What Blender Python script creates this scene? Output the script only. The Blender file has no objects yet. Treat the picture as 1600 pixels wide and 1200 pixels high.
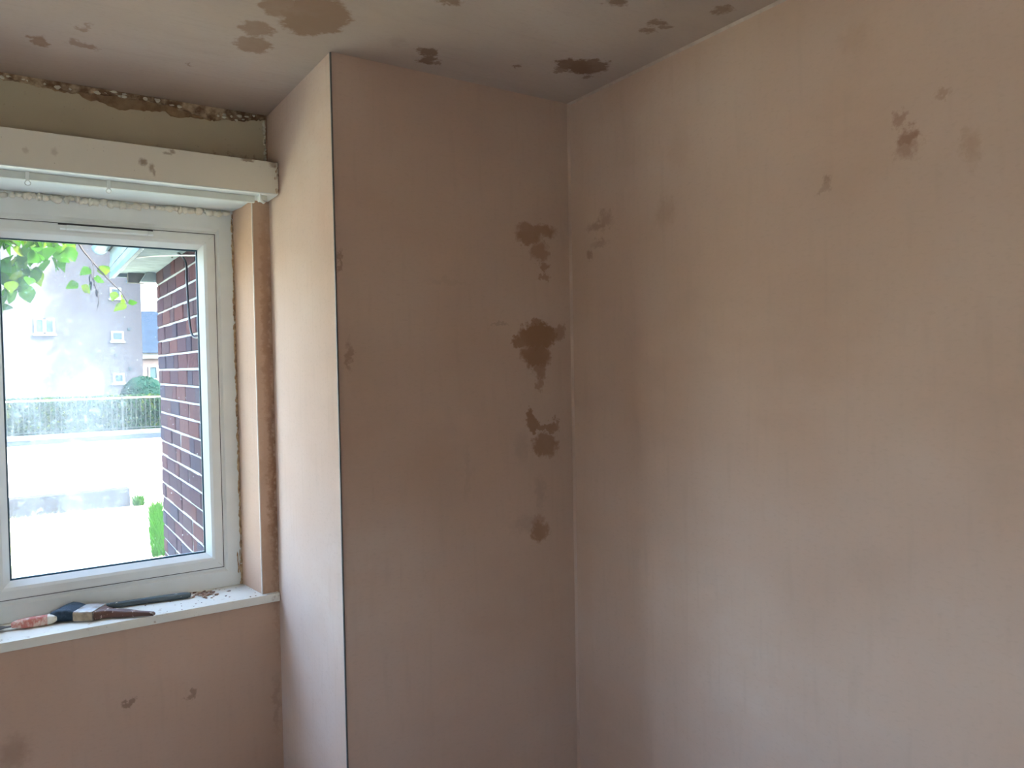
import bpy, bmesh, math, random
from mathutils import Vector, Matrix, noise as mnoise
sc = bpy.context.scene
col = sc.collection
R = random.Random(7)

# ------------------------------------------------------------------ camera
CAM = Vector((-1.631, -2.7375, 1.52))
cam_d = bpy.data.cameras.new('camera'); cam = bpy.data.objects.new('camera', cam_d); col.objects.link(cam)
cr = Vector((0.83449128, -0.55071683, -0.01831081)); cu = Vector((0.02981594, 0.01194766, 0.999484)); cf = Vector((0.55021388, 0.83460663, -0.02639036))
cam.matrix_world = Matrix(((cr.x, cu.x, -cf.x, CAM.x), (cr.y, cu.y, -cf.y, CAM.y), (cr.z, cu.z, -cf.z, CAM.z), (0, 0, 0, 1)))
cam_d.sensor_width = 36.0; cam_d.lens = 1174.87 * 36.0 / 1600.0
cam_d.clip_start = 0.05; cam_d.clip_end = 300
sc.camera = cam

# ------------------------------------------------------------------ sky, sun, exposure
SUN_DIR = Vector((0.60, -0.38, 0.70)).normalized()          # towards the sun
world = bpy.data.worlds.new('sky'); sc.world = world; world.use_nodes = True
wn = world.node_tree.nodes; wl = world.node_tree.links
sky = wn.new('ShaderNodeTexSky'); sky.sky_type = 'NISHITA'; sky.sun_disc = False
sky.sun_elevation = math.asin(SUN_DIR.z); sky.sun_rotation = math.atan2(SUN_DIR.x, SUN_DIR.y)
sky.dust_density = 3.0; sky.air_density = 1.0; sky.ozone_density = 1.0
wl.new(sky.outputs[0], wn['Background'].inputs[0]); wn['Background'].inputs[1].default_value = 5.2
sd = bpy.data.lights.new('sun', 'SUN'); sd.energy = 68.0; sd.angle = math.radians(0.53); sd.color = (1.0, 0.94, 0.86)
so = bpy.data.objects.new('sun', sd); col.objects.link(so); so.rotation_euler = SUN_DIR.to_track_quat('Z', 'Y').to_euler(); so.location = (12, -6, 14)
for px, pw in ((-1.36, 0.62), (-2.15, 0.62), (-2.99, 0.74)):   # sky portals at the panes (sampling guides, give no light of their own)
    pd = bpy.data.lights.new('window_portal', 'AREA'); pd.shape = 'RECTANGLE'; pd.size = pw; pd.size_y = 1.16
    pd.cycles.is_portal = True
    po = bpy.data.objects.new('window_portal', pd); col.objects.link(po); po.location = (px, 0.27, 1.4); po.rotation_euler = (-math.pi / 2, 0, 0)
pd = bpy.data.lights.new('window_portal', 'AREA'); pd.shape = 'RECTANGLE'; pd.size = .95; pd.size_y = .48; pd.cycles.is_portal = True
po = bpy.data.objects.new('window_portal', pd); col.objects.link(po); po.location = (-4.05, -1.69, 1.375); po.rotation_euler = (0, -math.pi / 2, 0)
sc.view_settings.view_transform = 'Standard'; sc.view_settings.look = 'None'; sc.view_settings.gamma = 1.0
sc.view_settings.use_curve_mapping = False; sc.view_settings.exposure = 0.0
try:
    sc.cycles.use_denoising = True; sc.cycles.diffuse_bounces = 4; sc.cycles.max_bounces = 7; sc.cycles.transparent_max_bounces = 12
    sc.cycles.use_adaptive_sampling = True; sc.cycles.adaptive_threshold = .12; sc.cycles.adaptive_min_samples = 20
    sc.cycles.sample_clamp_indirect = 12.0
except Exception:
    pass

# ------------------------------------------------------------------ helpers: objects
def link(name, me, m=None, parent=None):
    o = bpy.data.objects.new(name, me); col.objects.link(o)
    if m is not None:
        me.materials.clear(); me.materials.append(m)
    if parent is not None:
        o.parent = parent
        b = parent.get('_b')
        o.matrix_parent_inverse = Matrix.Identity(4)
    return o
def tag(o, label=None, cat=None, group=None, kind=None):
    if label: o['label'] = label
    if cat: o['category'] = cat
    if group: o['group'] = group
    if kind: o['kind'] = kind
    return o
def empty(name, label, cat, loc=(0, 0, 0), rz=0.0, group=None, kind=None):
    o = bpy.data.objects.new(name, None); col.objects.link(o); o.empty_display_size = 0.1
    o.location = loc; o.rotation_euler = (0, 0, rz)
    return tag(o, label, cat, group, kind)

class MB:
    """collects shapes into one mesh; coordinates are local to the parent"""
    def __init__(s, org=(0, 0, 0)): s.v = []; s.f = []; s.o = Vector(org)
    def add(s, vs, fs):
        b = len(s.v); s.v += [tuple(Vector(p) - s.o) for p in vs]; s.f += [tuple(b + i for i in f) for f in fs]; return s
    def box(s, lo, hi):
        x0, y0, z0 = lo; x1, y1, z1 = hi
        return s.add([(x0,y0,z0),(x1,y0,z0),(x1,y1,z0),(x0,y1,z0),(x0,y0,z1),(x1,y0,z1),(x1,y1,z1),(x0,y1,z1)],
                     [(0,3,2,1),(4,5,6,7),(0,1,5,4),(1,2,6,5),(2,3,7,6),(3,0,4,7)])
    def prism(s, poly, axis, a, b):
        """poly: 2D points counter-clockwise in the two other axes, extruded along axis from a to b"""
        n = len(poly)
        def P(p, t):
            return (t, p[0], p[1]) if axis == 0 else ((p[0], t, p[1]) if axis == 1 else (p[0], p[1], t))
        vs = [P(p, a) for p in poly] + [P(p, b) for p in poly]
        return s.add(vs, [tuple(range(n))[::-1], tuple(range(n, 2*n))] + [(i, (i+1) % n, n+(i+1) % n, n+i) for i in range(n)])
    def tube(s, pts, rad, n=8, caps=True):
        pts = [Vector(p) for p in pts]; m = len(pts)
        rad = rad if isinstance(rad, (list, tuple)) else [rad] * m
        vs = []; up = None
        for i, p in enumerate(pts):
            d = (pts[min(i+1, m-1)] - pts[max(i-1, 0)]).normalized()
            if up is None:
                up = Vector((0, 0, 1)) if abs(d.z) < .9 else Vector((1, 0, 0))
            a = d.cross(up).normalized(); up = a.cross(d).normalized()
            for k in range(n):
                t = 2 * math.pi * k / n; vs.append(p + (a * math.cos(t) + up * math.sin(t)) * rad[i])
        fs = [(i*n+k, i*n+(k+1) % n, (i+1)*n+(k+1) % n, (i+1)*n+k) for i in range(m-1) for k in range(n)]
        if caps: fs += [tuple(range(n))[::-1], tuple((m-1)*n+k for k in range(n))]
        return s.add(vs, fs)
    def ring(s, x0, x1, z0, z1, prof, kb=1.0, kt=1.0):
        """mitred rectangular ring in XZ; prof = closed list of (inset, y); kb, kt scale the inset of the bottom and top rails"""
        n = len(prof); vs = []
        for sx, sz in ((0, 0), (1, 0), (1, 1), (0, 1)):
            for i, y in prof:
                vs.append((x1 - i if sx else x0 + i, y, z1 - i * kt if sz else z0 + i * kb))
        fs = []
        for c in range(4):
            d = (c + 1) % 4
            for k in range(n): fs.append((c*n+k, d*n+k, d*n+(k+1) % n, c*n+(k+1) % n))
        return s.add(vs, fs)
    def blob(s, c, r, seed=0, amp=.35, seg=7, rings=5):
        vs = []; fs = []; c = Vector(c); r = Vector(r)
        for i in range(rings + 1):
            th = math.pi * i / rings
            for k in range(seg):
                ph = 2 * math.pi * k / seg
                d = Vector((math.sin(th) * math.cos(ph), math.sin(th) * math.sin(ph), math.cos(th)))
                q = 1 + amp * mnoise.noise(d * 1.7 + Vector((seed * 3.1, seed * 1.7, 0)))
                vs.append((c.x + d.x * r.x * q, c.y + d.y * r.y * q, c.z + d.z * r.z * q))
        for i in range(rings):
            for k in range(seg): fs.append((i*seg+k, (i+1)*seg+k, (i+1)*seg+(k+1) % seg, i*seg+(k+1) % seg))
        return s.add(vs, fs)
    def mesh(s, name, bevel=0, seg=2, smooth=False, angle=35):
        me = bpy.data.meshes.new(name); me.from_pydata(s.v, [], s.f); me.validate()
        bm = bmesh.new(); bm.from_mesh(me)
        bmesh.ops.remove_doubles(bm, verts=bm.verts, dist=1e-6)
        bmesh.ops.recalc_face_normals(bm, faces=bm.faces)
        if bevel:
            ed = [e for e in bm.edges if len(e.link_faces) == 2 and e.calc_face_angle(0) > .6]
            bmesh.ops.bevel(bm, geom=ed, offset=bevel, segments=seg, affect='EDGES', profile=.6, clamp_overlap=True)
        if smooth:
            for f in bm.faces: f.smooth = True
            for e in bm.edges:
                if len(e.link_faces) == 2 and e.calc_face_angle(0) > math.radians(angle): e.smooth = False
        bm.to_mesh(me); bm.free(); return me
    def build(s, name, m, parent=None, **k):
        return link(name, s.mesh(name, **k), m, parent)

# ------------------------------------------------------------------ helpers: materials
class NT:
    def __init__(s, name):
        s.m = bpy.data.materials.new(name); s.m.use_nodes = True; s.t = s.m.node_tree; s.N = s.t.nodes; s.N.clear()
        s.out = s.N.new('ShaderNodeOutputMaterial'); s.tc = s.N.new('ShaderNodeTexCoord')
    def L(s, a, b): s.t.links.new(a, b)
    def n(s, typ, **k):
        o = s.N.new(typ)
        for a, b in k.items(): setattr(o, a, b)
        return o
    def val(s, sock, v):
        if hasattr(v, 'links') or isinstance(v, bpy.types.NodeSocket): s.L(v, sock)
        else: sock.default_value = v
    def math(s, op, a, b=0.0, c=None, clamp=False):
        o = s.n('ShaderNodeMath', operation=op, use_clamp=clamp); s.val(o.inputs[0], a); s.val(o.inputs[1], b)
        if c is not None: s.val(o.inputs[2], c)
        return o.outputs[0]
    def vm(s, op, a, b=None):
        o = s.n('ShaderNodeVectorMath', operation=op); s.val(o.inputs[0], a)
        if b is not None: s.val(o.inputs[1], b)
        return o.outputs['Value'] if op in ('LENGTH', 'DOT_PRODUCT', 'DISTANCE') else o.outputs[0]
    def noise(s, scale, detail=4, rough=.55, vec=None, stretch=None, dist=0.0):
        v = vec if vec is not None else s.tc.outputs['Object']
        if stretch: v = s.vm('MULTIPLY', v, stretch)
        o = s.n('ShaderNodeTexNoise'); s.L(v, o.inputs['Vector']); o.inputs['Scale'].default_value = scale
        o.inputs['Detail'].default_value = detail; o.inputs['Roughness'].default_value = rough; o.inputs['Distortion'].default_value = dist
        return o
    def mr(s, v, a, b, c=0.0, d=1.0, smooth=True):
        o = s.n('ShaderNodeMapRange', interpolation_type='SMOOTHSTEP' if smooth else 'LINEAR'); s.val(o.inputs[0], v)
        for i, q in enumerate((a, b, c, d)): o.inputs[1 + i].default_value = q
        return o.outputs[0]
    def mix(s, f, a, b, mode='MIX'):
        o = s.n('ShaderNodeMix', data_type='RGBA', blend_type=mode); s.val(o.inputs[0], f)
        for i, q in ((6, a), (7, b)):
            s.val(o.inputs[i], q if not isinstance(q, tuple) else (*q[:3], 1))
        return o.outputs[2]
    def bsdf(s, color, rough=.6, spec=.3, bump=None, strength=.3, dist=.002, metal=0.0):
        p = s.n('ShaderNodeBsdfPrincipled')
        s.val(p.inputs['Base Color'], color if not isinstance(color, tuple) else (*color[:3], 1))
        s.val(p.inputs['Roughness'], rough); p.inputs['Specular IOR Level'].default_value = spec; p.inputs['Metallic'].default_value = metal
        if bump is not None:
            b = s.n('ShaderNodeBump'); b.inputs['Strength'].default_value = strength; b.inputs['Distance'].default_value = dist
            s.L(bump, b.inputs['Height']); s.L(b.outputs[0], p.inputs['Normal'])
        s.L(p.outputs[0], s.out.inputs[0]); return p

def simple(name, c, rough=.6, var=.15, scale=12, spec=.3, metal=0.0, bump=.15, c2=None):
    t = NT(name); nz = t.noise(scale, 5)
    c2 = c2 or tuple(x * (1 - var) for x in c)
    if max(c) < .15 and rough >= .69: spec *= .1
    cc = t.mix(t.mr(nz.outputs[0], .35, .68), c, c2)
    t.bsdf(cc, rough, spec, nz.outputs[0], bump, .002, metal); return t.m

def stains_and_tints(t, base, blobs, axes, edge=.018, freq=26.0):
    """blobs: (a, b, ra, rb, strength, softness, colour) in the wall's own two axes, metres"""
    P = t.tc.outputs['Object']
    n1 = t.noise(freq, 4, .6); d = t.vm('SUBTRACT', n1.outputs['Color'], (.5, .5, .5))
    n2 = t.noise(freq * 3.2, 2, .6, stretch=(1, 1, 1)); d2 = t.vm('SUBTRACT', n2.outputs['Color'], (.5, .5, .5))
    off = t.vm('ADD', t.vm('MULTIPLY', d, (edge * 4,) * 3), t.vm('MULTIPLY', d2, (edge * 1.6,) * 3))
    Q = t.vm('ADD', P, off)
    colr = base; bycol = {}
    for b in blobs:
        c = [0, 0, 0]; s = [0, 0, 0]
        c[axes[0]] = b[0]; c[axes[1]] = b[1]; s[axes[0]] = 1 / b[2]; s[axes[1]] = 1 / b[3]
        ln = t.vm('LENGTH', t.vm('MULTIPLY', t.vm('SUBTRACT', Q, tuple(c)), tuple(s)))
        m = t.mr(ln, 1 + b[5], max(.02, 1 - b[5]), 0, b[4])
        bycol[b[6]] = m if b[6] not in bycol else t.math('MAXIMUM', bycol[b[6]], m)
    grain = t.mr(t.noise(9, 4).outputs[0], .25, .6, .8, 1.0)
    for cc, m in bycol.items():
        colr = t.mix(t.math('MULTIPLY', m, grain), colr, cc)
    return colr

BROWN = (.37, .215, .130); DARK = (.225, .135, .085); GREY = (.34, .25, .20); RED = (.30, .150, .095); ORANGE = (.50, .30, .19); CBROWN = (.30, .185, .120)
def zone(o, lo, hi, m):
    """cuts the wall's faces at the borders of a box and gives the faces inside it material m (the same plaster plus its damp patches and soft tints)"""
    me = o.data; bm = bmesh.new(); bm.from_mesh(me)
    for ax in range(3):
        for val in (lo[ax], hi[ax]):
            if val is None: continue
            nrm = [0, 0, 0]; nrm[ax] = 1; co = [0, 0, 0]; co[ax] = val
            bmesh.ops.bisect_plane(bm, geom=bm.verts[:] + bm.edges[:] + bm.faces[:], plane_co=co, plane_no=nrm)
    me.materials.append(m)
    for f in bm.faces:
        c = f.calc_center_median()
        if all((l is None or c[a] > l) and (h is None or c[a] < h) for a, (l, h) in enumerate(zip(lo, hi))): f.material_index = 1
    bm.to_mesh(me); bm.free()
def plaster(name, blobs=(), axes=(0, 2), base=(.62, .45, .355), pale=(.665, .535, .46), damp=(.56, .39, .30), streak=(1, 1, 2.2), scratch=(6, 6, .7), seed=0):
    t = NT(name)
    v = t.vm('ADD', t.tc.outputs['Object'], (seed * 3.7, seed * 1.3, seed * 2.1))
    big = t.noise(1.5, 2, .55, vec=v); mid = t.noise(5.5, 3, .6, vec=v, stretch=streak); fine = t.noise(60, 1, .6, vec=v, stretch=streak)
    c = t.mix(t.mr(big.outputs[0], .30, .72), damp, pale)
    c = t.mix(t.mr(mid.outputs[0], .28, .75, .30, .75), c, base)
    c = t.mix(t.mr(fine.outputs[0], .5, .8, 0, .20), c, tuple(x * .78 for x in base))
    scr = t.noise(7, 1, .6, vec=v, stretch=scratch)
    c = t.mix(t.mr(scr.outputs[0], .52, .80, 0, .17), c, tuple(x * .80 for x in base))
    if blobs: c = stains_and_tints(t, c, blobs, axes)
    dd = t.n('ShaderNodeBsdfDiffuse'); dd.inputs['Roughness'].default_value = .4; t.L(c, dd.inputs[0]); t.L(dd.outputs[0], t.out.inputs[0]); return t.m

# ------------------------------------------------------------------ measured room (metres; x=0 right wall, y=0 window wall, z=0 floor)
H = 2.42; PW = .856; PD = .652; RX = -.916; FX = -.940; FR = .183; SZ = .711; HEAD = 2.108
WL = -3.44; BACK = -3.35; LEFT = -3.9; GRD = -.10
CEIL_BLOBS = [(-0.961, -0.832, 0.0846, 0.1142, 0.90, 0.12, CBROWN),
    (-1.052, -0.849, 0.0484, 0.0600, 0.80, 0.20, CBROWN),
    (-1.073, -0.691, 0.0414, 0.0453, 0.75, 0.20, CBROWN),
    (-1.054, -0.586, 0.0470, 0.0575, 0.80, 0.18, CBROWN),
    (-1.553, -0.316, 0.0218, 0.0351, 0.85, 0.20, CBROWN),
    (-1.468, -0.353, 0.0205, 0.0185, 0.70, 0.30, CBROWN),
    (-1.437, -0.343, 0.0208, 0.0225, 0.75, 0.30, CBROWN),
    (-1.457, -0.464, 0.0127, 0.0147, 0.60, 0.40, CBROWN),
    (-1.444, -0.490, 0.0071, 0.0171, 0.50, 0.40, CBROWN),
    (-0.616, -0.788, 0.0273, 0.0343, 0.90, 0.25, DARK),
    (-0.591, -0.739, 0.0232, 0.0310, 0.90, 0.25, DARK),
    (-0.644, -0.792, 0.0196, 0.0162, 0.70, 0.30, DARK),
    (-0.555, -0.739, 0.0146, 0.0148, 0.70, 0.30, DARK),
    (-0.153, -0.945, 0.0649, 0.0584, 0.95, 0.14, DARK),
    (-0.217, -0.923, 0.0402, 0.0391, 0.90, 0.20, DARK),
    (-0.207, -0.878, 0.0164, 0.0146, 0.70, 0.30, DARK),
    (-0.342, -0.832, 0.0114, 0.0101, 0.70, 0.30, DARK),
    (-0.103, -0.880, 0.0110, 0.0097, 0.70, 0.30, DARK),
    (-0.179, -1.269, 0.0246, 0.0186, 0.80, 0.35, DARK),
    (-0.169, -1.222, 0.0227, 0.0154, 0.65, 0.40, DARK),
    (-0.143, -1.264, 0.0145, 0.0098, 0.60, 0.40, DARK),
    (-0.093, -1.410, 0.0279, 0.0182, 0.75, 0.35, DARK),
    (-0.087, -1.434, 0.0148, 0.0111, 0.70, 0.35, DARK),
    (-0.348, -1.303, 0.0272, 0.0196, 0.80, 0.40, DARK),
    (-0.712, -1.087, 0.0277, 0.0200, 0.80, 0.40, DARK),
    (-0.719, -0.811, 0.0219, 0.0286, 0.30, 0.60, GREY),
    (-1.171, -0.361, 0.0055, 0.0151, 0.50, 0.40, DARK)]
PIER_BLOBS = [(-0.146, 1.971, 0.0798, 0.0226, 0.80, 0.35, BROWN),
    (-0.181, 1.943, 0.0524, 0.0260, 0.85, 0.30, BROWN),
    (-0.137, 1.896, 0.0347, 0.0304, 0.70, 0.40, BROWN),
    (-0.117, 1.847, 0.0216, 0.0153, 0.70, 0.35, BROWN),
    (-0.117, 1.817, 0.0216, 0.0109, 0.65, 0.40, BROWN),
    (-0.143, 1.614, 0.0802, 0.0435, 1.00, 0.15, BROWN),
    (-0.222, 1.596, 0.0361, 0.0192, 1.00, 0.20, BROWN),
    (-0.053, 1.626, 0.0222, 0.0266, 0.70, 0.30, BROWN),
    (-0.155, 1.549, 0.0585, 0.0434, 0.95, 0.22, BROWN),
    (-0.143, 1.494, 0.0268, 0.0349, 0.75, 0.35, BROWN),
    (-0.141, 1.446, 0.0134, 0.0196, 0.60, 0.40, BROWN),
    (-0.153, 1.657, 0.0372, 0.0152, 0.80, 0.35, BROWN),
    (-0.186, 1.339, 0.0210, 0.0260, 0.90, 0.25, BROWN),
    (-0.171, 1.310, 0.0265, 0.0174, 0.90, 0.25, BROWN),
    (-0.112, 1.300, 0.0489, 0.0135, 0.85, 0.25, BROWN),
    (-0.071, 1.315, 0.0111, 0.0178, 0.70, 0.30, BROWN),
    (-0.124, 1.242, 0.0541, 0.0375, 0.85, 0.25, BROWN),
    (-0.149, 0.947, 0.0349, 0.0376, 0.85, 0.30, BROWN),
    (-0.157, 0.981, 0.0267, 0.0265, 0.50, 0.50, BROWN),
    (-0.149, 1.079, 0.0215, 0.0526, 0.30, 0.70, GREY),
    (-0.215, 0.978, 0.0469, 0.0267, 0.30, 0.70, GREY),
    (-0.222, 1.238, 0.0259, 0.0430, 0.25, 0.70, GREY),
    (-0.295, 1.649, 0.0300, 0.0063, 0.40, 0.50, GREY),
    (-0.841, 1.822, 0.0077, 0.0258, 0.50, 0.50, DARK),
    (-0.822, 1.545, 0.0098, 0.0409, 0.40, 0.60, DARK),
    (-0.490, 1.783, 0.0685, 0.0086, 0.15, 0.60, GREY),
    (-0.434, 1.172, 0.0096, 0.0821, 0.15, 0.60, GREY)]
RIGHT_BLOBS = [(-1.841, 1.996, 0.0224, 0.0201, 0.75, 0.50, RED),
    (-1.841, 1.968, 0.0225, 0.0254, 0.5, 0.65, RED),
    (-1.832, 2.037, 0.0113, 0.0128, 0.5, 0.65, RED),
    (-1.975, 1.940, 0.0171, 0.0337, 0.35, 0.70, BROWN),
    (-1.960, 1.972, 0.0124, 0.0133, 0.25, 0.70, BROWN),
    (-1.912, 2.064, 0.0182, 0.0086, 0.45, 0.60, BROWN),
    (-1.646, 1.945, 0.0119, 0.0124, 0.50, 0.50, DARK),
    (-1.643, 1.930, 0.0153, 0.0111, 0.35, 0.60, DARK),
    (-0.803, 1.976, 0.0590, 0.0159, 0.40, 0.60, DARK),
    (-0.836, 1.996, 0.0257, 0.0254, 0.35, 0.60, DARK),
    (-0.802, 1.921, 0.0394, 0.0120, 0.30, 0.60, DARK),
    (-0.751, 1.890, 0.0170, 0.0152, 0.45, 0.50, DARK),
    (-1.112, 1.967, 0.0317, 0.0420, 0.28, 0.70, BROWN),
    (-1.727, 2.251, 0.0344, 0.0342, 0.20, 0.80, BROWN),
    (-1.167, 2.143, 0.0354, 0.0560, 0.15, 0.80, BROWN),
    (-1.766, 1.027, 0.0615, 0.0436, 0.12, 0.80, GREY),
    (-1.05, 2.43, .42, .085, .30, .9, ORANGE), (-1.45, 2.44, .30, .10, .22, .9, ORANGE), (-.70, 1.9, .05, .55, .20, .9, ORANGE), (-.70, .75, .035, .40, .16, .9, ORANGE)]  # last entries: soft orange bands along the ceiling line and pier corner
LOW_BLOBS = [(-1.362, 0.433, 0.0168, 0.0114, 0.60, 0.40, DARK),
    (-1.155, 0.411, 0.0122, 0.0157, 0.60, 0.40, DARK),
    (-1.165, 0.401, 0.0142, 0.0095, 0.50, 0.40, DARK),
    (-1.673, 0.366, 0.0419, 0.0449, 0.35, 0.70, DARK),
    (-0.877, 0.301, 0.0095, 0.0935, 0.25, 0.70, DARK),
    (-0.890, 0.819, 0.0230, 0.1388, 0.35, 0.60, BROWN),
    (-0.884, 1.235, 0.0207, 0.1382, 0.25, 0.70, BROWN),
    (-.872, 1.05, .014, .30, .75, .7, BROWN), (-.880, 1.65, .012, .35, .60, .8, BROWN), (-.866, 1.30, .008, .60, .5, .8, RED)]  # last entries: long brown and red streaks down the strip beside the pier
M = {}
M['plaster_window'] = plaster('fresh_pink_plaster_bounce_tinted', LOW_BLOBS, (0, 2), base=(.60, .405, .295), pale=(.63, .455, .35), damp=(.55, .355, .245), seed=1)  # plaster tones darkened and warmed to stand in for orange bounce light
M['plaster_pier'] = plaster('drying_pink_plaster_pier', PIER_BLOBS, (0, 2), seed=2)
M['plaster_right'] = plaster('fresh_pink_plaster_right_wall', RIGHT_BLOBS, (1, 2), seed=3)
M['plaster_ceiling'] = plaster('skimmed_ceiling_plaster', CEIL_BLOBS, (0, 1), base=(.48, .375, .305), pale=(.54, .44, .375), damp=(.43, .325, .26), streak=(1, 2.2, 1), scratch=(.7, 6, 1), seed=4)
M['plaster_plain'] = plaster('pink_plaster_plain', (), seed=5)
M['plaster_window_0'] = plaster('fresh_pink_plaster_bounce_tinted', (), base=(.60, .405, .295), pale=(.63, .455, .35), damp=(.55, .355, .245), seed=1)
M['plaster_pier_0'] = plaster('drying_pink_plaster_pier', (), seed=2)
M['plaster_right_0'] = plaster('fresh_pink_plaster_right_wall', (), seed=3)
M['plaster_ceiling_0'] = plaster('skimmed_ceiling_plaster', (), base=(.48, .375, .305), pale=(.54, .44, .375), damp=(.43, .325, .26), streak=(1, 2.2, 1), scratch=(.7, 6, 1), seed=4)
M['floorboards'] = simple('plaster_dusted_floor_covering', (.74, .68, .60), .7, .12, 6)
M['upvc'] = simple('white_upvc', (.80, .82, .80), .32, .05, 9, .45, 0, .02)
M['seam'] = simple('dark_seam', (.10, .10, .10), .7)
M['gasket'] = simple('dark_blue_gasket', (.012, .05, .075), .45)
def dirty_white(name, base=(.78, .75, .68), dirt=(.42, .30, .20), amt=.62, scale=22, rough=.5, blobs=()):
    t = NT(name); a = t.noise(scale, 6, .7); b = t.noise(3.2, 3, .5); f = t.noise(120, 3, .6)
    c = t.mix(t.mr(b.outputs[0], .35, .7, 0, .22), base, tuple(x * .85 for x in base))
    c = t.mix(t.mr(a.outputs[0], amt, amt + .1, 0, .75), c, dirt)
    c = t.mix(t.mr(f.outputs[0], .68, .76, 0, .5), c, tuple(x * .6 for x in dirt))
    if blobs: c = stains_and_tints(t, c, blobs, (0, 2), .004, 90)
    t.bsdf(c, rough, .35, a.outputs[0], .12, .002); return t.m
M['sill'] = dirty_white('dirty_white_sill_paint', (.80, .76, .66), (.42, .29, .19), .60, 34)
M['pelmet'] = dirty_white('old_cream_gloss_paint', (.79, .75, .65), (.36, .26, .17), .71, 14, .4, [(.320, .056, .010, .011, .8, .5, (.28, .19, .12)), (.344, .042, .007, .012, .7, .5, (.28, .19, .12)), (.351, .030, .004, .012, .6, .5, (.28, .19, .12)), (.392, .093, .014, .004, .6, .5, (.28, .19, .12)), (.406, .100, .008, .006, .7, .5, (.28, .19, .12)), (.083, .055, .008, .010, .3, .6, (.28, .19, .12)), (.012, .049, .006, .008, .3, .6, (.28, .19, .12)), (.640, .105, .02, .006, .8, .4, (.28, .19, .12)), (.725, .100, .012, .010, .7, .5, (.28, .19, .12))])
M['pelmet_under'] = simple('white_gloss_paint', (.80, .83, .80), .4, .06, 9)
M['track'] = simple('white_plastic_track', (.70, .72, .66), .4, .08, 14)
M['foam'] = simple('cream_foam_sealant', (.86, .82, .70), .8, .15, 60, .2, 0, .5)
M['old_cream'] = dirty_white('old_yellow_cream_wall_paint', (.60, .53, .39), (.32, .21, .12), .60, 9, .7)
M['raw_plaster'] = simple('raw_brown_plaster_edge', (.22, .13, .075), .9, .5, 40, .2, 0, .6, c2=(.60, .47, .32))
M['bead'] = simple('grey_metal_corner_bead', (.16, .15, .14), .5, .2, 30)
M['bead_pale'] = simple('pale_corner_bead', (.74, .66, .58), .5, .1, 30)

# ------------------------------------------------------------------ room shell
def struct(name, mb, m, label, **k):
    return tag(mb.build(name, m, None, **k), label, None, None, 'structure')
T = .14
fl = struct('floor', MB().box((LEFT, BACK, -.1), (0, 0, 0)), M['floorboards'], 'pale plaster-dusted floor of the room')
ce = struct('ceiling', MB().box((LEFT - T, BACK - T, H), (T, .30, H + .2)), M['plaster_ceiling_0'], 'skimmed plaster ceiling with brown damp patches')
wr = struct('wall_right', MB().box((0, BACK - T, -.1), (T, .30, H)), M['plaster_right_0'], 'large freshly plastered pink wall on the right')
BX0, BX1, BZ = -2.60, -1.76, 2.05                                              # opening for the added back door
wb = struct('wall_back', MB().box((LEFT - T, BACK - T, -.1), (BX0, BACK, H)).box((BX1, BACK - T, -.1), (0, BACK, H)).box((BX0, BACK - T, BZ), (BX1, BACK, H)).box((BX0, BACK - T, -.1), (BX1, BACK, 0)), M['plaster_plain'], 'plastered wall behind the camera')
LWY0, LWY1, LWZ0, LWZ1 = -1.93, -1.45, 0.90, 1.85                               # opening for the added side window, out of view
wle = struct('wall_left', MB().box((LEFT - T, BACK, -.1), (LEFT, LWY0, H)).box((LEFT - T, LWY1, -.1), (LEFT, .30, H)).box((LEFT - T, LWY0, -.1), (LEFT, LWY1, LWZ0)).box((LEFT - T, LWY0, LWZ1), (LEFT, LWY1, H)), M['plaster_plain'], 'plastered wall on the left of the room')
pier = struct('wall_pier', MB().box((-PW, -PD, 0), (0, 0, H)), M['plaster_pier_0'], 'boxed-out plastered pier with a column of brown damp patches')
ww = MB()
ww.box((LEFT, 0, -.1), (0, .30, SZ - .031))                                  # below the sill
ww.box((LEFT, 0, HEAD + .006), (0, .30, H))                                  # above the window
ww.box((LEFT, 0, SZ - .031), (WL, .30, HEAD + .006))
ww.prism([(0, 0), (0, .30), (FX, .30), (FX, FR), (RX, 0)], 2, SZ - .031, HEAD + .006)   # splayed right reveal
wwo = struct('wall_window', ww, M['plaster_window_0'], 'plastered wall around and below the window')
zone(ce, (-2.1, -1.9, None), (-.02, -.05, H + .01), M['plaster_ceiling'])
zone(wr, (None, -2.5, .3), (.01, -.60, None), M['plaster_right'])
zone(pier, (None, -PD - .01, .9), (None, -PD + .01, 2.2), M['plaster_pier'])
zone(wwo, (-2.0, -.01, .1), (-.855, .01, 2.1), M['plaster_window'])
# corner beads
MB().prism([(-PW - .0022, -PD - .0022), (-PW + .0022, -PD - .0022), (-PW + .0022, -PD + .001), (-PW - .0022, -PD + .003)], 2, 0, H - .002).build('corner_bead', M['bead'], pier)
MB().prism([(RX - .002, -.0022), (RX + .002, -.0022), (RX + .002, .001), (RX - .002, .003)], 2, SZ + .001, HEAD).build('corner_bead', M['bead_pale'], wwo)
MB().prism([(-.008, -PD - .0005), (-.0005, -PD - .008), (0, -PD), ], 2, 0, H).build('corner_fillet', M['plaster_plain'], pier)
MB().prism([(-.0005, H - .007), (-.0005, H), (-.007, H)], 1, BACK, -PD).build('ceiling_seam', simple('pale_plaster_seam', (.56, .44, .36), .8, .15, 30), wr)
# white painted head of the window recess
MB().box((WL, .001, HEAD), (RX - .012, FR, HEAD + .006)).build('head_reveal', M['pelmet_under'], wwo)

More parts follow.
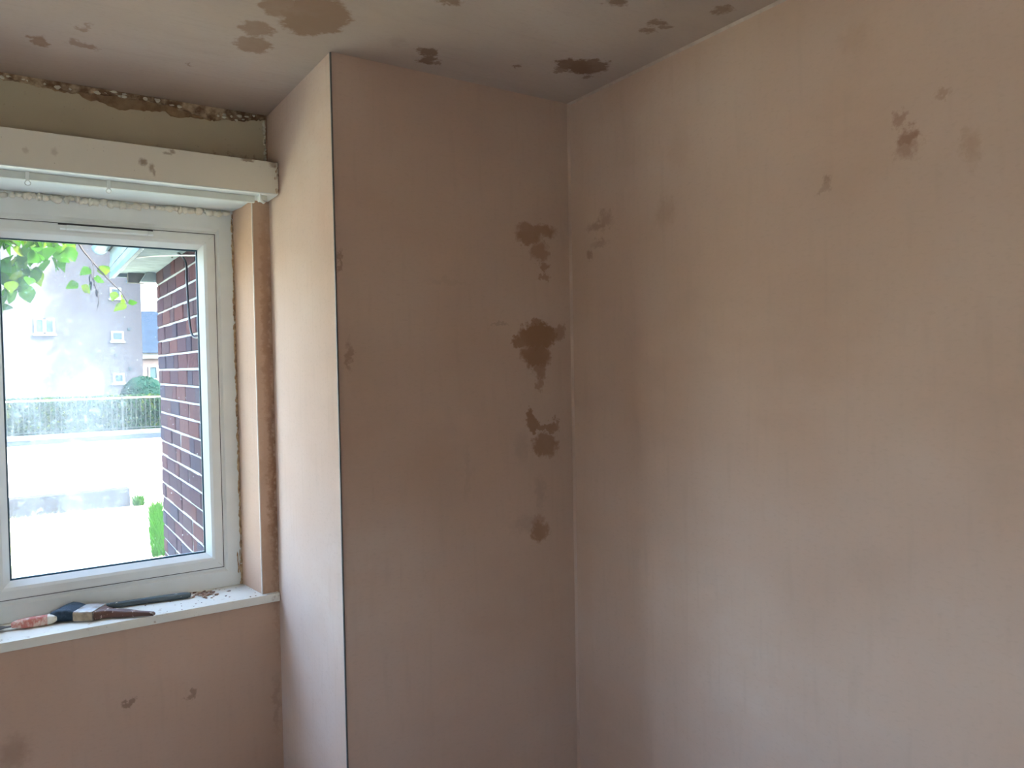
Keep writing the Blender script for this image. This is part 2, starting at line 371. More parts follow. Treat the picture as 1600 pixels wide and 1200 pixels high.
# old cream paint above the pelmet with ragged plaster edges
cream = MB().box((LEFT + .002, -.003, 2.12), (-PW - .006, .0, H - .004)).build('cream_paint_band', M['old_cream'], wwo)
def ragged(x0, x1, zt, dfun, y0, y1, step, name, m, parent):
    b = MB(); n = int((x1 - x0) / step); top = []; bot = []
    for i in range(n + 1):
        x = x0 + (x1 - x0) * i / n; top.append((x, zt)); bot.append((x, zt - dfun(x)))
    vs = []
    for (x, z), (xb_, zb) in zip(top, bot):
        q = mnoise.noise(Vector((x * 31, 3, 1))) * .003
        vs += [(x, y0 + q, z), (xb_, y0 + q * 1.5, zb + .003), (xb_, y1, zb), (x, y1, z)]
    fs = []
    for i in range(n):
        a = i * 4; c = a + 4
        for k in range(4): fs.append((a + k, a + (k + 1) % 4, c + (k + 1) % 4, c + k))
    fs += [(3, 2, 1, 0), tuple(n * 4 + k for k in range(4))]
    b.add(vs, fs); return b.build(name, m, parent)
def lipdepth(x):
    base = .012 + .030 * max(0, mnoise.noise(Vector((x * 5.0, 0, 7.1)))) + .016 * abs(mnoise.noise(Vector((x * 23, 4, 0)))) + .008 * abs(mnoise.noise(Vector((x * 70, 4, 0))))
    return base + (.03 * max(0, 1 - abs(x + 1.05) / .16))
ragged(LEFT + .01, -PW - .006, H - .001, lipdepth, -.012, -.003, .006, 'plaster_lip', M['raw_plaster'], wwo)
def smear(x):
    return max(.004, .022 + .075 * mnoise.noise(Vector((x * 3.1, 9, 2.2))) + .02 * mnoise.noise(Vector((x * 17, 1, 5))) + .008 * mnoise.noise(Vector((x * 60, 1, 5))))
ragged(LEFT + .01, -PW - .006, H - .002, smear, -.0052, -.003, .008, 'plaster_smear', simple('thin_brown_plaster_smear', (.40, .28, .165), .9, .4, 25, .2, 0, .3, c2=(.25, .15, .085)), wwo)
cr_ = MB()
for i in range(120):
    x = LEFT + .3 + R.random() * (-PW - .02 - LEFT - .3); cr_.blob((x, -.012 + R.uniform(-.003, .002), H - lipdepth(x) * R.uniform(.2, .95) - .002), (R.uniform(.003, .011), .005, R.uniform(.002, .006)), i, .6, 6, 4)
for i in range(26):
    z = R.uniform(2.25, H - .02); cr_.blob((-PW - .008 - R.random() * .006, -.004, z), (.004, .006, R.uniform(.003, .008)), i + 300, .6, 6, 4)
co = cr_.build('plaster_crumbs', M['foam'], wwo, smooth=True, angle=60); co['kind'] = 'stuff'

# ------------------------------------------------------------------ window
win = empty('window_1', 'white plastic framed window in the plastered recess', None, (0, 0, 0), 0, None, 'structure')
F0, F1 = FX, WL + .02
MB().ring(F1, F0, SZ - .001, 2.1075, [(0, FR), (.050, FR), (.057, FR + .006), (.065, FR + .006), (.065, FR + .07), (0, FR + .07)], 1.155, 1.39).build('frame', M['upvc'], win, smooth=True, angle=20)
panes = [(-1.725, -1.005), (-2.51, -1.79), (-3.36, -2.575)]
t = NT('dusty_glare_glass')
tr = t.n('ShaderNodeBsdfTransparent'); tr.inputs[0].default_value = (.96, .985, .98, 1)
gl = t.n('ShaderNodeBsdfGlossy'); gl.inputs['Roughness'].default_value = .0
tl = t.n('ShaderNodeBsdfTranslucent'); tl.inputs[0].default_value = (.92, .94, .96, 1)
sepx = t.n('ShaderNodeSeparateXYZ'); t.L(t.tc.outputs['Object'], sepx.inputs[0])
leftness = t.mr(sepx.outputs[0], -1.17, -1.48)                       # grime film thickened leftwards to stand in for the white glare
smear = t.noise(2.6, 4, .6, stretch=(1.6, 1, .5)); speck = t.noise(140, 1, .5); fine = t.noise(38, 5, .75)
film = t.math('MULTIPLY', t.mr(smear.outputs[0], .32, .62, .25, 1.0), t.mr(leftness, 0, 1, .012, .06))
film = t.math('ADD', film, t.math('MULTIPLY', t.mr(fine.outputs[0], .54, .72, 0, .08), leftness))
film = t.math('MULTIPLY', film, t.mr(sepx.outputs[2], 1.95, 1.35, .35, 1.9))  # thickened lower down too, as part of the painted glare
film = t.math('ADD', film, t.mr(speck.outputs[0], .78, .84, 0, .6), clamp=True)
m1 = t.n('ShaderNodeMixShader'); t.L(film, m1.inputs[0]); t.L(tr.outputs[0], m1.inputs[1]); t.L(tl.outputs[0], m1.inputs[2])
m2 = t.n('ShaderNodeMixShader'); m2.inputs[0].default_value = .02; t.L(m1.outputs[0], m2.inputs[1]); t.L(gl.outputs[0], m2.inputs[2])
t.L(m2.outputs[0], t.out.inputs[0]); M['glass'] = t.m
for i, (a, b) in enumerate(panes):
    z0, z1 = .785, 2.017
    sash = MB().ring(a, b, z0, z1, [(.0012, FR + .002), (.004, FR), (.030, FR - .001), (.040, FR + .003), (.058, FR + .022), (.058, FR + .056), (.0012, FR + .056)]).build('sash', M['upvc'], win, smooth=True, angle=24)
    MB().ring(a, b, z0, z1, [(-.0016, FR + .004), (.0016, FR + .004), (.0016, FR + .03), (-.0016, FR + .03)]).build('seam', M['seam'], sash)
    MB().ring(a + .057, b - .057, z0 + .057, z1 - .057, [(.0, FR + .0215), (.0055, FR + .026), (.0062, FR + .0295), (.0, FR + .0295)]).build('gasket', M['gasket'], sash)
    for sx, sz in ((0, 0), (1, 0), (1, 1), (0, 1)):                   # mitre joints
        cx = b if sx else a; cz = z1 if sz else z0; dx = -1 if sx else 1; dz = -1 if sz else 1
        w = .0007
        MB().add([(cx + dx*.004 + w, FR - .0006, cz + dz*.004 - w*dx*dz), (cx + dx*.004 - w, FR - .0006, cz + dz*.004 + w*dx*dz), (cx + dx*.034 - w, FR - .0006, cz + dz*.034 + w*dx*dz), (cx + dx*.034 + w, FR - .0006, cz + dz*.034 - w*dx*dz),
                  (cx + dx*.004 + w, FR + .003, cz + dz*.004 - w*dx*dz), (cx + dx*.004 - w, FR + .003, cz + dz*.004 + w*dx*dz), (cx + dx*.034 - w, FR + .003, cz + dz*.034 + w*dx*dz), (cx + dx*.034 + w, FR + .003, cz + dz*.034 - w*dx*dz)],
                 [(0,1,2,3),(7,6,5,4),(0,4,5,1),(1,5,6,2),(2,6,7,3),(3,7,4,0)]).build('mitre_joint', M['track'], sash)
    g = MB().box((a + .052, FR + .030, z0 + .052), (b - .052, FR + .034, z1 - .052)).build('pane', M['glass'], win)
    for gp in (1,):
        pass
for xm in (-1.7575, -2.5425):
    MB().box((xm - .0305, FR + .004, SZ + .06), (xm + .0305, FR + .07, 2.036)).build('mullion', M['upvc'], win, bevel=.003)
# trickle vent on the top rail
v = MB().prism([(FR - .012, 1.9985), (FR - .009, 2.0105), (FR + .004, 2.0115), (FR + .004, 1.994), (FR - .006, 1.994)], 0, -1.476, -1.231).build('vent_cover', M['upvc'], win)
for a, b in ((-1.494, -1.478), (-1.229, -1.213)):
    MB().prism([(FR - .011, 1.9985), (FR - .008, 2.0100), (FR + .004, 2.0110), (FR + .004, 1.9945), (FR - .005, 1.9945)], 0, a, b).build('vent_end_cap', M['upvc'], win)
MB().box((-1.50, FR - .006, 2.0112), (-1.213, FR + .003, 2.0145)).build('vent_slot', M['seam'], win)
# foam sealant over the frame, brown filler down its right side
fm = MB()
x = F1
i = 0
while x < FX - .004:
    w = R.uniform(.008, .020); fm.blob((x, FR - .001 + R.uniform(-.002, .003), 2.0965 + R.uniform(-.004, .004)), (w, R.uniform(.010, .017), R.uniform(.007, .0150)), i, .5, 8, 6); x += w * R.uniform(1.0, 1.7); i += 1
fo = fm.build('foam_sealant', M['foam'], win, smooth=True, angle=70); fo['label'] = 'lumpy cream foam bead over the frame'
fl_ = MB(); z = SZ + .01; i = 0
while z < 2.09:
    h = R.uniform(.006, .022); wdt = R.uniform(.002, .0055) * (1.6 if z < .80 else 1)
    fl_.blob((FX - .001 - R.random() * .003, FR - .001, z), (wdt, .004, h), i + 900, .7, 6, 5); z += h * R.uniform(.9, 1.7); i += 1
for k in range(9):
    fl_.blob((FX - .007 - R.random() * .010, FR - .0005, SZ + R.uniform(.05, .12)), (R.uniform(.001, .003), .0025, R.uniform(.006, .02)), k + 700, .7, 6, 5)
fl_.build('filler_bead', simple('brown_filler', (.62, .44, .27), .9, .4, 60, .2, 0, .5, c2=(.33, .20, .11)), win, smooth=True, angle=70)

# unseen side window, added to let fill daylight onto the walls
win2 = empty('fill_window', 'added white plastic framed side window, unseen, letting in fill daylight', None, (0, 0, 0), 0, None, 'structure')
for nm, lo, hi in (('frame', (LEFT - .11, LWY0, LWZ0), (LEFT - .04, LWY0 + .06, LWZ1)), ('frame', (LEFT - .11, LWY1 - .06, LWZ0), (LEFT - .04, LWY1, LWZ1)), ('frame', (LEFT - .11, LWY0 + .06, LWZ0), (LEFT - .04, LWY1 - .06, LWZ0 + .06)),
                   ('frame', (LEFT - .11, LWY0 + .06, LWZ1 - .06), (LEFT - .04, LWY1 - .06, LWZ1)), ('transom', (LEFT - .11, LWY0 + .06, 1.50), (LEFT - .04, LWY1 - .06, 1.55))):
    MB().box(lo, hi).build(nm, M['upvc'], win2, bevel=.004)
t = NT('clean_glass'); ta = t.n('ShaderNodeBsdfTransparent'); ta.inputs[0].default_value = (.95, .97, .965, 1); tb_ = t.n('ShaderNodeBsdfGlossy'); tb_.inputs['Roughness'].default_value = .02
tm = t.n('ShaderNodeMixShader'); tm.inputs[0].default_value = .04; t.L(ta.outputs[0], tm.inputs[1]); t.L(tb_.outputs[0], tm.inputs[2]); t.L(tm.outputs[0], t.out.inputs[0])
for a, b in ((LWZ0 + .055, 1.505), (1.545, LWZ1 - .055)): MB().box((LEFT - .078, LWY0 + .055, a), (LEFT - .074, LWY1 - .055, b)).build('pane', t.m, win2)
# unseen glazed back door, added so sun on the floor gives fill light
door = empty('fill_door', 'added white glazed back door, unseen, letting in fill sunlight', None, (0, 0, 0), 0, None, 'structure')
for nm, lo, hi in (('stile', (BX0, BACK - .10, 0), (BX0 + .29, BACK - .05, BZ)), ('stile', (BX1 - .29, BACK - .10, 0), (BX1, BACK - .05, BZ)), ('lower_panel', (BX0 + .29, BACK - .10, 0), (BX1 - .29, BACK - .05, .85)), ('top_rail', (BX0 + .29, BACK - .10, 1.50), (BX1 - .29, BACK - .05, BZ))):
    MB().box(lo, hi).build(nm, M['upvc'], door, bevel=.004)
MB().box((BX0 + .285, BACK - .078, .845), (BX1 - .285, BACK - .074, 1.505)).build('pane', t.m, door)
dh = MB().tube([(BX0 + .08, BACK - .05, 1.0), (BX0 + .08, BACK - .0, 1.0), (BX0 + .11, BACK + .005, 1.0), (BX0 + .20, BACK + .005, 1.0)], .009, 8).build('handle', M['track'], door, smooth=True)

# ------------------------------------------------------------------ sill
sill = MB().box((LEFT + .3, -.0206, SZ - .030), (-PW - .003, FR + .002, SZ)).build('window_sill', M['sill'], None, bevel=.003, smooth=True)
tag(sill, 'white painted window sill board with plaster splashes', None, None, 'structure')
sc_ = MB()
for k in range(14):
    sc_.blob((-PW - .006 - R.random() * .012, -.018 + R.uniform(-.003, .012), SZ - R.random() * .012), (R.uniform(.002, .005), .004, R.uniform(.002, .004)), k + 50, .6, 6, 4)
scb = sc_.build('plaster_splash', M['foam'], sill, smooth=True, angle=70)

# ------------------------------------------------------------------ pelmet with curtain track
pb = (-1.6, 0, 2.116)
pel = empty('curtain_pelmet', 'long cream painted curtain pelmet box above the window', 'pelmet', pb)
PX0, PX1 = LEFT + .45, -PW - .004
MB(pb).box((PX0, -.135, 2.116), (PX1, -.117, 2.225)).build('front_board', M['pelmet'], pel, bevel=.0018)
MB(pb).box((PX0, -.117, 2.205), (PX1, 0, 2.223)).build('top_board', M['pelmet'], pel)
MB(pb).box((PX0, -.1365, 2.1145), (PX1 - .004, -.1300, 2.1185)).build('bottom_lip', M['pelmet_under'], pel, bevel=.001)
MB(pb).box((PX0, -.117, 2.1165), (PX1, -.002, 2.126)).build('soffit_board', M['pelmet_under'], pel)
MB(pb).box((PX0 + .05, -.074, 2.094), (-.925, -.060, 2.1165)).build('curtain_track', M['track'], pel, bevel=.0015)
def glider(x):
    g = MB(pb).box((x - .005, -.082, 2.090), (x + .005, -.0745, 2.1165)).build('glider', M['pelmet_under'], pel, bevel=.0008)
    pts = [(x + .0072 * math.cos(a), -.078, 2.0828 + .0072 * math.sin(a)) for a in [math.pi / 2 + 2 * math.pi * k / 14 for k in range(15)]]
    MB(pb).tube(pts, .0016, 6).build('glider_eye', M['pelmet_under'], g, smooth=True)
for gx in (-1.585, -1.372, -1.95, -2.4): glider(gx)
hk = [(-.917, -.118, 2.117), (-.917, -.112, 2.108), (-.914, -.104, 2.101), (-.906, -.094, 2.0965), (-.899, -.086, 2.0945), (-.893, -.082, 2.099), (-.893, -.082, 2.107)]
MB(pb).tube(hk, [.0035, .004, .0045, .005, .005, .004, .003], 8).build('end_hook', M['pelmet_under'], pel, smooth=True)
MB(pb).box((-.912, -.100, 2.099), (-.889, -.060, 2.1165)).build('track_end', M['track'], pel, bevel=.002)
ch = MB(pb)
for k in range(16):
    ch.blob((PX1 - R.random() * .012, -.1345, 2.12 + R.random() * .104), (R.uniform(.001, .003), .0016, R.uniform(.003, .008)), k, .7, 6, 4)
ch.build('chipped_edge', M['raw_plaster'], pel)['kind'] = 'stuff'

# ------------------------------------------------------------------ tools on the sill
# wide brush: local x along the brush (handle +x), y across, z up
br = empty('wide_paint_brush', 'wide paint brush with dark blue-black bristles and worn brown handle on the sill', 'paint brush', (-1.450, .082, SZ + .0005), math.radians(-33)); br.scale = (1.2, 1.15, 1.12)
def rrect(x, w, h, zc, n=5):
    pts = []
    r = min(w, h) * .28
    for cx, cy, a0 in ((w/2 - r, h/2 - r, 0), (-w/2 + r, h/2 - r, 90), (-w/2 + r, -h/2 + r, 180), (w/2 - r, -h/2 + r, 270)):
        for k in range(n): a = math.radians(a0 + 90 * k / (n - 1)); pts.append((x, cx + r * math.cos(a), zc + cy + r * math.sin(a)))
    return pts
def loft(secs, name, m, parent, **k):
    n = len(secs[0]); vs = [p for s in secs for p in s]; fs = []
    for i in range(len(secs) - 1):
        for j in range(n): fs.append((i*n+j, i*n+(j+1) % n, (i+1)*n+(j+1) % n, (i+1)*n+j))
    fs += [tuple(range(n))[::-1], tuple((len(secs)-1)*n+j for j in range(n))]
    return MB().add(vs, fs).build(name, m, parent, **k)
M['bristle'] = simple('blue_black_bristle', (.012, .030, .048), .5, .6, 160, .3, 0, 1.0, c2=(.03, .05, .075))
M['ferrule'] = simple('worn_tin_ferrule', (.52, .50, .48), .42, .3, 40, .5, .45, .2, c2=(.33, .24, .17))
M['ferrule_edge'] = simple('tan_ferrule_side', (.42, .30, .19), .7, .4, 60)  # tan tone for one long side of the ferrule
t = NT('worn_brown_handle'); nz = t.noise(70, 4, .6); cc = t.mix(t.mr(nz.outputs[0], .60, .64), (.13, .055, .035), (.66, .55, .43)); t.bsdf(cc, .5, .4, nz.outputs[0], .2); M['handle'] = t.m
# bristles: a lofted core with loose strands
secs = []
for x, w, h, z in ((-.024, .070, .026, .016), (-.045, .078, .034, .019), (-.065, .086, .035, .020), (-.085, .088, .028, .016), (-.100, .082, .014, .009), (-.108, .070, .006, .005)):
    secs.append(rrect(x, w, h, z))
bri = loft(secs, 'bristles', M['bristle'], br, smooth=True)
st = MB()
for k in range(150):
    y0 = R.uniform(-.034, .034); z0 = .016 + R.uniform(-.011, .012); sp = y0 * .28 + R.uniform(-.006, .006); e = R.uniform(.085, .112)
    st.tube([(-.026, y0, z0), (-.066, y0 + sp * .5, z0 + .004), (-e, y0 + sp, max(.0015, z0 * .5 - .002 + R.uniform(-.002, .003)))], [.0011, .0011, .0005], 4, False)
s_ = st.build('bristle_strands', M['bristle'], bri); s_['kind'] = 'stuff'
fer = MB().box((-.028, -.0375, .001), (.026, .0375, .031)).build('ferrule', M['ferrule'], br, bevel=.004, smooth=True)
MB().box((-.027, -.0388, .004), (.025, -.0372, .027)).build('ferrule_side', M['ferrule_edge'], fer, bevel=.0006)
secs = []
for x, w, h in ((.022, .066, .026), (.030, .064, .025), (.044, .040, .024), (.062, .026, .022), (.085, .030, .021), (.108, .024, .018), (.135, .015, .014), (.162, .013, .012), (.172, .012, .011), (.176, .007, .006)):
    secs.append(rrect(x, w, h, .0145 - max(0, x - .03) * .045))
loft(secs, 'handle', M['handle'], br, smooth=True)
# filling knife with pink handle
kn = empty('filling_knife', 'small knife with a chalky pink-red handle lying on the sill', 'filling knife', (-1.607, .095, SZ + .0005), math.radians(-5)); kn.scale = (1.0, 1.3, 1.3)
secs = []
for x, w, h in ((-.060, .010, .009), (-.057, .015, .013), (-.045, .020, .018), (-.020, .025, .022), (.010, .026, .023), (.035, .025, .022), (.050, .022, .019), (.056, .014, .012)):
    secs.append(rrect(x, w, h, .0118))
t = NT('chalky_pink_handle'); nz = t.noise(55, 5, .65); cc = t.mix(t.mr(nz.outputs[0], .42, .66), (.55, .17, .13), (.72, .56, .46)); t.bsdf(cc, .6, .3, nz.outputs[0], .25); M['pinkh'] = t.m
kh = loft(secs, 'handle', M['pinkh'], kn, smooth=True)
secs = []
for x, w, h in ((.038, .0262, .0232), (.050, .0235, .0205), (.058, .018, .016), (.064, .010, .010)): secs.append(rrect(x, w, h, .0120))
loft(secs, 'end_cap', M['foam'], kn, smooth=True)
MB().prism([(-.058, -.004), (-.075, -.005), (-.095, -.018), (-.165, -.022), (-.165, .022), (-.095, .018), (-.075, .005), (-.058, .004)], 2, .0075, .0095).build('blade', simple('dull_steel_blade', (.16, .16, .16), .4, .3, 30, .5, .6), kn)
# grey rod
rd = empty('grey_plastic_rod', 'long grey plaster-spotted rod behind the brush', 'rod', (-1.293, .135, SZ + .0005), math.radians(-9)); rd.scale = (1.0, 1.0, 1.0)
t = NT('grey_plastic_with_plaster'); nz = t.noise(75, 3, .6); cc = t.mix(t.mr(nz.outputs[0], .66, .70), (.085, .105, .11), (.55, .50, .43)); t.bsdf(cc, .5, .4, nz.outputs[0], .2); M['rod'] = t.m
MB().tube([(-.17, 0, .0095), (-.05, 0, .0105), (.06, 0, .0115), (.13, 0, .0115), (.150, 0, .0110)], [.0090, .0098, .0110, .0110, .0105], 14).build('shaft', M['rod'], rd, smooth=True)
MB().tube([(.149, 0, .0110), (.156, 0, .0110), (.160, 0, .0110)], [.0098, .0085, .004], 12).build('end_cap', M['rod'], rd, smooth=True)
# plaster debris
db = MB()
for k in range(70):
    a = R.gauss(0, 1); b = R.gauss(0, 1)
    cx = -1.085 + a * .026; cy = .125 + b * .022 - (cx + 1.085) * .3
    if not (.0 < cy < .172 and cx > -1.135): continue
    s = R.uniform(.0015, .006); db.blob((cx, cy, SZ + s * .4), (s * R.uniform(1, 2.8), s, s * .6), k, .7, 6, 4)
for k in range(40):
    s = R.uniform(.001, .0025); db.blob((R.uniform(-1.35, -.90), R.uniform(-.015, .17), SZ + s * .4), (s * 1.4, s, s * .5), k + 500, .6, 5, 4)
do = db.build('plaster_debris', simple('red_brown_plaster_bits', (.22, .115, .075), .9, .5, 60, .2, 0, .3, c2=(.46, .34, .25)), None)
tag(do, 'scattered red-brown plaster crumbs at the right end of the sill', 'debris', None, 'stuff')

# ------------------------------------------------------------------ outside: ground
def ground(name, x0, x1, y0, y1, z0, z1, m, label): return struct(name, MB().box((x0, y0, z0), (x1, y1, z1)), m, label)
M['lawn'] = simple('sunlit_lawn', (.26, .29, .19), .95, .45, 5, .1, 0, .6, c2=(.36, .36, .27))
M['paving'] = simple('pale_concrete_paving', (.40, .39, .36), .9, .15, 4)
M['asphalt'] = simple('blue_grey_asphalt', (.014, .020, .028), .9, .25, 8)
ground('lawn', -30, 30, .30, 7.55, GRD - .2, GRD, M['lawn'], 'sunlit lawn outside the window')
ground('patio', LEFT - T, 30, -20, BACK - T, GRD - .2, GRD, M['paving'], 'concrete patio outside the added back door')
ground('side_lawn', -30, LEFT - T, -20, .30, GRD - .2, GRD, M['lawn'], 'lawn beside the house outside the added side window')
ground('forecourt', -30, 30, 7.55, 17.2, GRD - .2, GRD - .005, M['paving'], 'bright concrete forecourt beyond the low wall')
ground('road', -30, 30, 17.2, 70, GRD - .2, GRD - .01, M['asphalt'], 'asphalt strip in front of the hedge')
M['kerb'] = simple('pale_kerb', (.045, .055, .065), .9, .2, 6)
kb = MB().box((-14, 18.6, GRD - .012), (14, 19.0, GRD + .10)).build('kerb', M['kerb'], None, bevel=.02)
tag(kb, 'long pale kerb running in front of the far hedge', 'kerb')

# ------------------------------------------------------------------ outside: brick porch
XB = -1.0; YF = 1.60; ZS = 2.035
pc = (XB, .9, GRD)
porch = empty('brick_porch', 'red-brown brick porch with white eaves just outside the window', 'porch', pc)
M['mortar'] = simple('pale_mortar', (.27, .28, .275), .95, .15, 50, .1, 0, .4)
wall = MB(pc).box((XB + .0035, .31, GRD - .05), (XB + 2.2, YF - .008, ZS)).build('mortar_core', M['mortar'], porch)
bm_ = []
for k, c in enumerate(((.068, .030, .034), (.056, .031, .040), (.044, .034, .048), (.082, .036, .036), (.060, .036, .041), (.049, .028, .036))):
    bm_.append(simple('brick_tone', c, .85, .4, 30, .2, 0, .5, c2=tuple(x * .72 for x in c)))
def brick_mesh(L, seed, m):
    b = MB().box((-.0, -L/2, -.0325), (.05, L/2, .0325)); me = b.mesh('brick', bevel=.0035, seg=1)
    for vv in me.vertices: vv.co += Vector((mnoise.noise(vv.co * 40 + Vector((seed, 0, 0))), mnoise.noise(vv.co * 40 + Vector((0, seed, 5))), mnoise.noise(vv.co * 40 + Vector((0, 3, seed))))) * .0022
    me.materials.append(m); return me
BM = {(k, j): brick_mesh(L, j * 7 + L * 10, bm_[j]) for k, L in (('s', .215), ('h', .1025), ('q', .16)) for j in range(6)}
ZC = 1.597; pitch = .0740
for c in range(-23, 6):
    zc = ZC + pitch * (c + .5)
    if zc > ZS - .02 or zc < GRD: continue
    y = YF
    pat = ['s', 's', 'h', 's', 's', 's', 's', 's'] if c % 2 else ['h', 's', 's', 's', 'h', 's', 's', 's']
    if c % 5 == 2: pat = ['q', 's', 'h', 's', 's', 's', 's', 's']
    for k in pat:
        L = {'s': .215, 'h': .1025, 'q': .16}[k]
        if y - L < .32: break
        o = bpy.data.objects.new('brick', BM[(k, R.randrange(6))]); col.objects.link(o); o.parent = wall
        o.location = (XB + R.uniform(-.003, .002) - pc[0], y - L / 2 - pc[1], zc - pc[2]); y -= L + .0105
# far return wall of the porch, bricks on the +y face
for c in range(-23, 6):
    zc = ZC + pitch * (c + .5)
    if zc > ZS - .02 or zc < GRD: continue
    x = XB + .06 + (.11 if c % 2 else 0)
    for k in range(3):
        o = bpy.data.objects.new('brick', BM[('s', R.randrange(6))]); col.objects.link(o); o.parent = wall
        o.rotation_euler = (0, 0, -math.pi / 2); o.location = (x + .1075 - pc[0], YF + .002 - pc[1], zc - pc[2]); x += .2255
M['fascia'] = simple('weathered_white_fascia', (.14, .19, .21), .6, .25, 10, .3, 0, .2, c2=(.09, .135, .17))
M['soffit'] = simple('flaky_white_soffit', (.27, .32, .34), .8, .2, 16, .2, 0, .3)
XE = -1.182
MB(pc).box((XE, .32, ZS), (XB + 2.3, 1.70, ZS + .018)).build('soffit_board', M['soffit'], porch)
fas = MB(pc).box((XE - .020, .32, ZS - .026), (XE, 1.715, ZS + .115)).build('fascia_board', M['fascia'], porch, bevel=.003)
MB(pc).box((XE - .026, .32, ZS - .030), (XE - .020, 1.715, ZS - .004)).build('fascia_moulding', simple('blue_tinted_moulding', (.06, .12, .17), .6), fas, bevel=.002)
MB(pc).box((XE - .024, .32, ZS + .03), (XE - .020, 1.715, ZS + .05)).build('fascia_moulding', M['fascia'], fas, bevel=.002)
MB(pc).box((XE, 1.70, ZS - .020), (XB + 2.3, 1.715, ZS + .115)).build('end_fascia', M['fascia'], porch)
MB(pc).box((XE + .055, 1.655, ZS - .052), (-1.045, 1.70, ZS - .001)).build('verge_beam', simple('grey_weathered_beam', (.13, .12, .115), .9, .3, 20), porch, bevel=.004)
MB(pc).prism([(-1.075, ZS - .050), (-.985, ZS - .050), (-.985, ZS - .001), (-1.045, ZS - .001)], 1, 1.60, 1.655).build('verge_sunlit_end', M['soffit'], porch)  # paler end piece paints the sun on the verge beam
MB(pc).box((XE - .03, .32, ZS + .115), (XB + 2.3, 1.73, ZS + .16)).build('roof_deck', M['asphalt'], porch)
gm = MB(pc); n = 10; vs = []
for yy in (.34, 1.735):
    for k in range(n + 1):
        a = math.pi + math.pi * k / n; vs.append((XE - .062 + .038 * math.cos(a), yy, ZS + .135 + .038 * math.sin(a)))
    for k in range(n, -1, -1):
        a = math.pi + math.pi * k / n; vs.append((XE - .062 + .034 * math.cos(a), yy, ZS + .135 + .034 * math.sin(a)))
m_ = 2 * (n + 1); gm.add(vs, [tuple(range(m_))[::-1], tuple(range(m_, 2*m_))] + [(i, (i+1) % m_, m_+(i+1) % m_, m_+i) for i in range(m_)])
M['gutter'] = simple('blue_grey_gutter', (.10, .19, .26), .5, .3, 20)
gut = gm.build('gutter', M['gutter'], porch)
cap = [(XE - .062 + .040 * math.cos(math.pi + math.pi * k / n), ZS + .135 + .040 * math.sin(math.pi + math.pi * k / n)) for k in range(n + 1)]
MB(pc).prism(cap, 1, 1.735, 1.741).build('gutter_end_cap', M['gutter'], gut)
def smooth_path(pts, n=6):
    P = [Vector(p) for p in pts]; out = []
    for i in range(len(P) - 1):
        a = P[max(i-1, 0)]; b = P[i]; c = P[i+1]; d = P[min(i+2, len(P)-1)]
        for k in range(n):
            t_ = k / n; out.append(.5 * ((2*b) + (c-a)*t_ + (2*a-5*b+4*c-d)*t_*t_ + (3*b-a-3*c+d)*t_**3))
    return out + [P[-1]]
cb = MB().tube(smooth_path([(-1.022, .98, 2.034), (-1.022, .88, 2.045), (-1.021, .671, 1.979), (-1.02, .656, 1.892), (-1.02, .635, 1.756), (-1.02, .590, 1.673), (-1.02, .50, 1.650), (-1.016, .42, 1.655)]), .0045, 8).build('black_cable', simple('black_cable', (.010, .016, .024), .5), None, smooth=True)
tag(cb, 'black cable looping down the brick porch wall', 'cable')
cb = MB().tube(smooth_path([(-1.185, 1.05, 2.03), (-1.13, .84, 2.014), (-1.085, .66, 1.997), (-1.05, .47, 1.975), (-1.01, .38, 1.965)]), [.003] * 25, 8).build('white_cable', simple('white_cable', (.50, .52, .50), .5), None, smooth=True)
tag(cb, 'thin white cable strung below the porch soffit', 'cable')

# ------------------------------------------------------------------ outside: vegetation helpers
def leafmat(name, c, tc, k=.5):
    t = NT(name); d = t.n('ShaderNodeBsdfDiffuse'); d.inputs[0].default_value = (*c, 1); q = t.n('ShaderNodeBsdfTranslucent'); q.inputs[0].default_value = (*tc, 1)
    mm = t.n('ShaderNodeMixShader'); mm.inputs[0].default_value = k; t.L(d.outputs[0], mm.inputs[1]); t.L(q.outputs[0], mm.inputs[2]); t.L(mm.outputs[0], t.out.inputs[0]); return t.m
M['leaf_a'] = leafmat('bright_green_leaf', (.012, .042, .003), (.020, .062, .003))
M['leaf_b'] = leafmat('deep_green_leaf', (.007, .026, .004), (.011, .036, .004))
M['leaf_c'] = leafmat('yellow_green_leaf', (.030, .058, .004), (.055, .088, .004))
M['leaf_d'] = simple('dry_grey_leaf', (.008, .009, .012), .9)
M['bark'] = simple('grey_brown_bark', (.030, .026, .024), .95, .4, 30, .1, 0, .8)
def leaf_mesh(L, W, m, seed):
    prof = [(0, 0), (.12, .62), (.32, 1.0), (.55, .92), (.78, .55), (.93, .18), (1, 0)]
    vs = []; fs = []
    for i, (t_, w) in enumerate(prof):
        z = -.22 * L * t_ * t_; wv = W * .5 * w * (1 + .12 * math.sin(i * 2.3 + seed))
        vs += [(t_ * L, -wv, z + .18 * wv), (t_ * L, 0, z), (t_ * L, wv, z + .18 * wv)]
    for i in range(len(prof) - 1):
        a = i * 3; b = a + 3
        fs += [(a, b, b + 1, a + 1), (a + 1, b + 1, b + 2, a + 2)]
    me = bpy.data.meshes.new('leaf'); me.from_pydata(vs, [], fs); me.validate(); me.materials.append(m)
    for p in me.polygons: p.use_smooth = True
    return me
LM = [leaf_mesh(.085, .07, M[k], j) for j, k in enumerate(('leaf_a', 'leaf_b', 'leaf_c', 'leaf_a', 'leaf_b'))]
LY = leaf_mesh(.075, .055, M['leaf_c'], 2); LG = leaf_mesh(.07, .05, M['leaf_a'], 3); LD = leaf_mesh(.055, .022, M['leaf_d'], 4)

